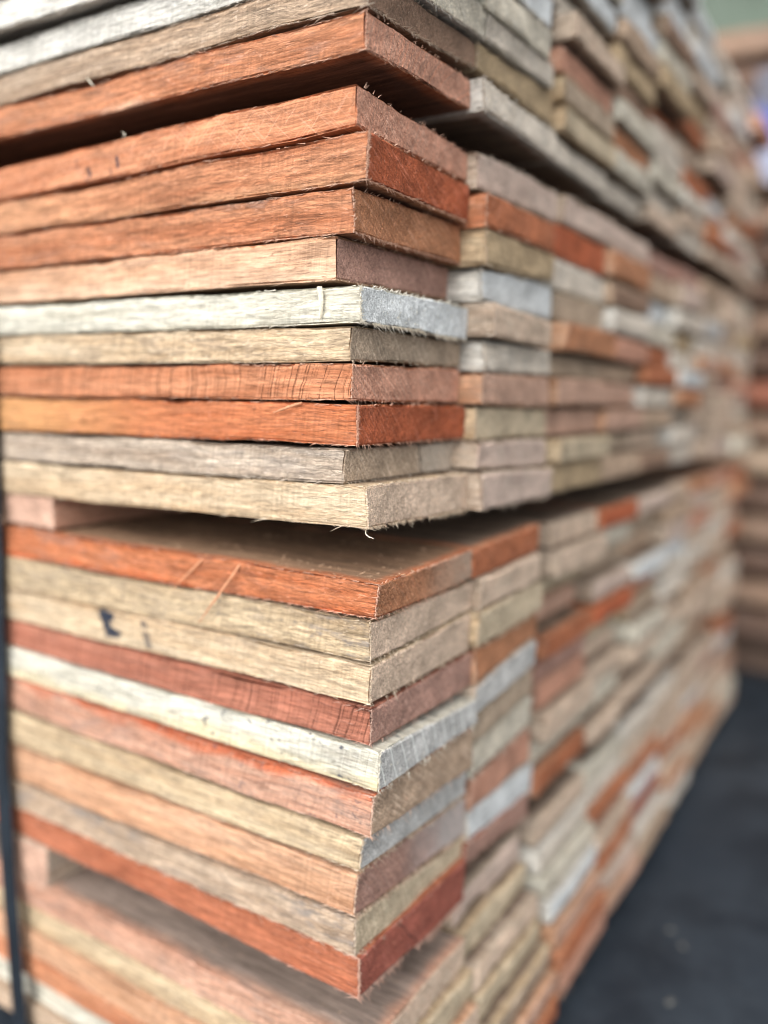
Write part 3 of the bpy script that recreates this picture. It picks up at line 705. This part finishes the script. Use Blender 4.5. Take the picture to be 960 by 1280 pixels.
def splinter(pp, r0, mat, label, seed):
    """pp: list of (px, py, Y plane)"""
    P = [on_y(*p) for p in pp]
    rs = np.random.RandomState(seed); pts, rads = [], []
    n = 14
    for i in range(n + 1):
        t = i / n * (len(P) - 1); k = min(int(t), len(P) - 2); f = t - k
        p = P[k] * (1 - f) + P[k+1] * f
        pts.append(p + rs.uniform(-1, 1, 3) * .00018)
        u = i / n
        rads.append(r0 * (.35 + .65 * math.sin(math.pi * min(1, u * .85 + .12))) * (1 + .25 * rs.uniform(-1, 1)))
    o0 = pts[0].copy()
    V, Fc = tube([p - o0 for p in pts], rads)
    me = bpy.data.meshes.new('wood_splinter'); me.from_pydata(V, [], Fc)
    return link('wood_splinter', me, o0, mat, label, 'splinter', 'loose splinters on the boards')
splinter([(304, 700, .004), (292, 716, -.0025), (272, 745, -.006), (249, 778, -.002)], .00085, m_split, 'long orange splinter hanging down over the khaki board edge', 1)
splinter([(259, 693, .004), (246, 706, -.002), (217, 735, -.0025)], .0008, m_split, 'short orange splinter lying across the orange board edge', 2)
splinter([(377, 503, -.0012), (360, 509, -.0028), (341, 516, -.0012)], .0009, m_split, 'orange sliver standing off the deep orange board near its upper edge', 3)
splinter([(108, 97, -.002), (118, 109, -.004)], .0005, m_pale, 'pale splinter stuck out between the fuzzy tan and rough orange boards', 4)
splinter([(458, 661, .001), (457, 667, .0), (462, 672, -.001), (467, 673, -.001)], .0004, m_pale, 'tiny curled pale fibre hanging from the bottom cream board corner', 5)
splinter([(153, 172, .002), (157, 168, .0), (152, 165, .0)], .0003, m_pale, 'tiny pale sliver standing on the scratched orange board upper edge', 6)

# sawdust and torn shreds on the exposed board tops: far too many to count, one object
rs = np.random.RandomState(77); V, Fc = [], []
def shreds(n, f, W, smax):
    for _ in range(n):
        sx = smax * rs.uniform() ** 1.2; y = W * rs.uniform(.01, .98) ** 1.3; an = rs.normal(0, .5); ln = rs.uniform(.0008, .0055) * rs.uniform(.3, 1); r = rs.uniform(.0001, .00035)
        x0, z0 = f(sx, y); d = np.array([math.cos(an), math.sin(an), rs.uniform(-.02, .25)])
        p = np.array([x0, y, z0 + .0002]); bd = np.array([0, rs.uniform(-.2, .2), rs.uniform(0, .2)])
        v, fc = tube([p + d * ln * t + bd * ln * t * t for t in (0, .35, .7, 1)], [r * .6, r, r, r * .3], 4, .5)
        n0 = len(V); V.extend(v); Fc.extend([tuple(n0 + i for i in q) for q in fc])
v0 = col1[2, 0]
shreds(420, lambda sx, y: (v0['X'] - sx, v0['zt'] + (v0['zrt'] - v0['zt']) * y / v0['W'] + (v0['left'][1] - v0['zt']) * min(1, sx / v0['left'][0]) - .0006), v0['W'], .36)
shreds(260, lambda sx, y: (.011 - sx, LAY[3][1][0] - .0004), .13, .30)
me = bpy.data.meshes.new('sawdust'); me.from_pydata(V, [], Fc)
o = bpy.data.objects.new('sawdust', me); COL.objects.link(o); me.materials.append(plain('sawdust_shreds', (.38, .25, .16), .35, (120, 120, 120)))
o['label'] = 'torn wood shreds and sawdust on the exposed board tops in the gaps'; o['category'] = 'sawdust'; o['kind'] = 'stuff'

# peeled flap of the white board (a part of that board)
wb = col1[1, 4]['ob']; wl = np.array(wb.location)
rs = np.random.RandomState(8); V, Fc = [], []
nu, nv = 8, 14
tp, bt = on_y(402, 359, 0), on_y(404, 399, 0)
for i in range(nv + 1):
    t = i / nv
    c = tp * (1 - t) + bt * t
    wd = .0033 * (1 - .8 * t ** 2.2)
    for j in range(nu + 1):
        u = j / nu - .5
        x = c[0] + (u * wd) + .0006 * math.sin(t * 4)
        y = -.0012 - .0026 * math.cos(u * 2.2) * (1 - .35 * t) + .0002 * rs.uniform(-1, 1)
        V.append((x - wl[0], y - wl[1], c[2] - wl[2] + .0002 * rs.uniform(-1, 1)))
W1 = nu + 1; nf = len(V)
V += [(v[0], v[1] + .0006, v[2]) for v in V]
for i in range(nv):
    for j in range(nu):
        a = i*W1 + j; Fc.append((a, a+W1, a+W1+1, a+1)); Fc.append((nf+a, nf+a+1, nf+a+W1+1, nf+a+W1))
for i in range(nv):
    for j in (0, nu):
        a = i*W1 + j; Fc.append((a, a+W1, nf+a+W1, nf+a))
for j in range(nu):
    for i in (0, nv):
        a = i*W1 + j; Fc.append((a, a+1, nf+a+1, nf+a))
me = bpy.data.meshes.new('peeled_flap'); me.from_pydata(V, [], Fc)
o = bpy.data.objects.new('peeled_flap', me); COL.objects.link(o); o.parent = wb; me.materials.append(m_pale)

# ------------------------------------------------------------------ strap round the pile
s_ = NT('strap_steel'); tc = s_.n('ShaderNodeTexCoord').outputs['Object']
n1 = s_.noise(s_.vmul(tc, (60, 60, 25)), 1, 4, .65)
m_strap = s_.out(s_.bsdf(s_.mix(s_.mr(n1, .35, .68), (.006, .009, .014), (.018, .027, .038)), .6, .3, n1, .4, .0006))
PTOP = LAY[0][0][0]
th = .0009; YF = 1.215; hw = .0092
def sp(py, px, y): p = on_y(px, py, y); return (p[0], p[1], p[2])
pa, pb, pc_, pd, pe = sp(1280, 25.5, -.011), sp(1100, 11.5, -.010), sp(950, 2.0, -.007), sp(640, -7.5, -.006), sp(300, -26, -.006)
dxz = (pa[0] - pb[0]) / (pa[2] - pb[2]); zlo = PILE_BOTTOM - .018
xt = pe[0] - .004
loop = [(pa[0] + dxz * (zlo - pa[2]), -.010, zlo + .006), pa, pb, pc_, pd, pe, (xt, -.006, PTOP - .01), (xt, .002, PTOP + .004), (xt, .02, PTOP + .0045), (xt, .6, PTOP + .005),
        (xt, YF - .01, PTOP + .0045), (xt, YF, PTOP - .008), (xt, YF, .5), (xt, YF, zlo + .006), (xt, YF - .01, zlo), (xt, .6, zlo), (xt, 0, zlo)]
V, Fc = [], []
nL = len(loop)
cen = np.array([.6, .5])
for (x_, y, z) in loop:
    d = np.array([y, z]) - cen; d /= np.linalg.norm(d)
    for (x, k) in ((x_ - hw, 0), (x_ + hw, 0), (x_ + hw, th), (x_ - hw, th)): V.append((x, y + d[0]*k, z + d[1]*k))
for i in range(nL):
    a, c = i*4, ((i+1) % nL)*4
    for k in range(4): Fc.append((a + k, a + (k+1) % 4, c + (k+1) % 4, c + k))
me = bpy.data.meshes.new('steel_strap'); me.from_pydata(V, [], Fc)
link('steel_strap', me, (0, 0, 0), m_strap, 'dark blue-black strap running upright round the boards', 'strap')

# ------------------------------------------------------------------ yard floor, second pile, wall
s_ = NT('yard_floor_asphalt'); tc = s_.n('ShaderNodeTexCoord').outputs['Object']
n1 = s_.noise(tc, 9, 5, .65); n2 = s_.noise(tc, 120, 4, .7); n3 = s_.noise(tc, 2.2, 3, .5)
c = s_.mix(s_.mr(n1, .42, .60), (.009, .013, .019), (.040, .051, .064)); c = s_.mix(s_.mr(n3, .4, .65), c, (.016, .024, .035))
c = s_.mix(s_.math('MULTIPLY', s_.mr(n2, .60, .72), .5), c, (.14, .15, .16))
m_fl = s_.out(s_.bsdf(c, .62, .35, n2, .5, .002))
me = bpy.data.meshes.new('ground'); N = 40
me.from_pydata([(x, y, 0) for x in (-60, 60) for y in (-60, 60)], [], [(0, 2, 3, 1)])
o = link('ground', me, (0, 0, 0), m_fl); o['kind'] = 'structure'; o['label'] = 'dark blue-grey yard floor beside the pile'

m_chip = plain('dusty_chip', (.11, .11, .105), .3, (500, 500, 500))
def chip(px, py, r, label, seed):
    p = on_z(px, py, .003); rs = np.random.RandomState(seed)
    n = 9; V = []; 
    for k in range(n):
        a = 2*math.pi*k/n; rr = r * rs.uniform(.6, 1.25)
        V.append((math.cos(a)*rr*1.5, math.sin(a)*rr*.7, rs.uniform(0, .0015)))
    V += [(v[0]*.85, v[1]*.85, v[2] + .003) for v in V]
    Fc = [tuple(range(n))[::-1], tuple(range(n, 2*n))] + [(k, (k+1) % n, n + (k+1) % n, n + k) for k in range(n)]
    me = bpy.data.meshes.new('wood_chip'); me.from_pydata(V, [], Fc)
    o = link('wood_chip', me, (p[0], p[1], .0005), m_chip, label, 'wood chip', 'pale wood chips on the floor'); o.rotation_euler = (0, 0, rs.uniform(0, 3))
chip(838, 1162, .0035, 'blurred pale wood chip on the dark floor, uppermost of the group', 1)
chip(853, 1182, .003, 'small greyish chip just below and beside the uppermost chip', 2)
chip(837, 1252, .004, 'pale wood chip on the dark floor lowest in the picture', 3)

# second pile: long beams laid along X with gaps between the layers
rg = random.Random(9)
beam_cols = ['brown', 'darkbrown', 'orange', 'brown', 'darkbrown', 'brown', 'darkbrown', 'darkbrown', 'brown', 'darkbrown', 'redbrown', 'brown', 'tan', 'darkbrown', 'brown', 'darkbrown', 'brown', 'darkbrown']
bm_mats = {}
zz = 1.250; k = 0
BZ = []
while zz > .07 and k < 18:
    t = .046 + rg.uniform(-.003, .003); BZ.append((zz, zz - t)); zz -= t + .019; k += 1
for k, (zt, zb_) in enumerate(BZ):
    key = beam_cols[k]
    if key not in bm_mats: bm_mats[key] = wood('beam_wood_' + key, key if key in SIDE else 'tan', {'redbrown': 'red'}.get(key, key), seed=None, stain=.4)
    for r in range(2):
        X = .62 + rg.uniform(-.01, .01)
        def shape(s, v, q, zt=zt, zb_=zb_): return np.stack([-s, v, -(zt - zb_) * q + 0 * s], 1), (zt - zb_) + 0 * s
        me = board_mesh('sawn_beam', shape, stations(1.6, .01, .02, 1.5, .1), np.linspace(0, .17, 9), np.linspace(0, 1, 6), .0008, 500 + k * 2 + r, None)
        nm = ORD[k] if k < 11 else ['twelfth', 'thirteenth', 'fourteenth', 'fifteenth', 'sixteenth', 'seventeenth', 'eighteenth'][k - 11]
        cw = {'darkbrown': 'dark brown', 'redbrown': 'red-brown', 'greytan': 'greyish tan'}.get(key, key)
        link('sawn_beam', me, (X, 1.36 + r * .18 + rg.uniform(-.004, .004), zt), bm_mats[key],
             ('%s beam in the second pile behind, %s layer%s' % (cw, nm + (' from the top' if k else ''), ', rear row' if r else '')), 'beam', 'beams in the second pile behind', kind='thing')
m_st = bm_mats['darkbrown']
for k in range(len(BZ)):
    z1 = BZ[k][1] - .0005; z0 = (BZ[k+1][0] + .0005) if k + 1 < len(BZ) else .002
    for xx in (-.6, -.15, .50, None):
        W = .05
        if xx is None: V = [(x, y, z) for x in (-.9, .6) for y in (1.49, 1.527) for z in (z0, z1)]  # full-length rear strip, added to close the gaps and keep them dark
        else: V = [(x, y, z) for x in (xx, xx + W) for y in (1.40, 1.485) for z in (z0, z1)]
        me = bpy.data.meshes.new('beam_spacer_or_filler'); me.from_pydata(V, [], [(0,1,3,2),(4,6,7,5),(0,4,5,1),(2,3,7,6),(0,2,6,4),(1,5,7,3)])
        for nm_, ty in (('endf', 'FLOAT'), ('fib', 'FLOAT'), ('brd', 'FLOAT')): me.attributes.new(nm_, ty, 'POINT' if nm_ == 'fib' else 'FACE')
        link('beam_spacer_or_filler', me, (0, 0, 0), m_st, 'brown spacer block or added filler strip darkening the gaps of the second pile', 'spacer', 'spacer blocks in the second pile', kind='thing')

# blue and white wrapping hanging on the second pile
s_ = NT('plastic_wrap'); tc = s_.n('ShaderNodeTexCoord').outputs['Object']; z_ = s_.xyz(tc)[2]
nn = s_.noise(tc, 18, 2, .5)
c = s_.mix(s_.mr(s_.math('ADD', z_, s_.math('MULTIPLY', nn, .05)), -.06, -.035, 0, 1), (.07, .12, .42), (.12, .12, .15))
c = s_.mix(s_.mr(s_.math('ADD', z_, s_.math('MULTIPLY', nn, .05)), -.10, -.12, 0, 1), c, (.30, .32, .42))
m_w = s_.out(s_.bsdf(c, .4, .4))
V, Fc = [], []; nu, nv = 10, 16
p0 = on_y(946, 90, 1.345)
for i in range(nv + 1):
    for j in range(nu + 1):
        V.append((j / nu * .13 + .004 * math.sin(i * .9), -.006 - .006 * math.sin(j * 1.3 + i * .35), -i / nv * .20))
n0 = len(V); V += [(v[0], v[1] + .0015, v[2]) for v in V]
for i in range(nv):
    for j in range(nu):
        a = i*(nu+1) + j; Fc.append((a, a+nu+1, a+nu+2, a+1)); Fc.append((n0+a, n0+a+1, n0+a+nu+2, n0+a+nu+1))
me = bpy.data.meshes.new('plastic_wrap'); me.from_pydata(V, [], Fc)
link('plastic_wrap', me, p0, m_w, 'blue and white plastic wrap hanging on the second pile', 'plastic wrap')

# green-grey corrugated wall far behind
V, Fc = [], []; nx = 240
for i in range(nx + 1):
    x = -5 + 14 * i / nx; y = .025 * math.sin(i * 1.9)
    V += [(x, y, 0.0), (x, y, 5.5), (x, y + .02, 5.5), (x, y + .02, 0.0)]
for i in range(nx):
    a = i * 4
    for k in range(4): Fc.append((a + k, a + (k+1) % 4, a + 4 + (k+1) % 4, a + 4 + k))
me = bpy.data.meshes.new('shed_wall'); me.from_pydata(V, [], Fc)
o = link('shed_wall', me, (0, 6.5, 0), plain('green_sheet_metal', (.12, .155, .12), .35, (.9, .9, 1.6), .6, .3, .002), 'grey-green corrugated shed wall beyond the piles', 'wall')

# ------------------------------------------------------------------ light
w = bpy.data.worlds.new('World'); sc.world = w; w.use_nodes = True
nt = w.node_tree; nt.nodes.clear()
sky = nt.nodes.new('ShaderNodeTexSky'); sky.sky_type = 'NISHITA'; sky.sun_disc = False
bg = nt.nodes.new('ShaderNodeBackground'); wo = nt.nodes.new('ShaderNodeOutputWorld')
hs = nt.nodes.new('ShaderNodeHueSaturation'); hs.inputs['Saturation'].default_value = .10
nt.links.new(sky.outputs[0], hs.inputs['Color']); nt.links.new(hs.outputs[0], bg.inputs[0]); nt.links.new(bg.outputs[0], wo.inputs[0])
bg.inputs[1].default_value = .15
sd = Vector((.10, -.85, .72)).normalized()          # direction towards the sun
el = math.asin(sd.z); sky.sun_elevation = el; sky.sun_rotation = math.atan2(sd.x, sd.y)
sky.air_density = 1.0; sky.dust_density = 2.5; sky.ozone_density = 1.0
L = bpy.data.lights.new('sun', 'SUN'); L.energy = .7; L.angle = math.radians(42); L.color = (1, .95, .88)
lo = bpy.data.objects.new('sun', L); COL.objects.link(lo); lo.rotation_euler = sd.to_track_quat('Z', 'Y').to_euler()
sc.view_settings.view_transform = 'Standard'; sc.view_settings.look = 'None'; sc.view_settings.gamma = 1
sc.view_settings.use_curve_mapping = False; sc.view_settings.exposure = 1.16
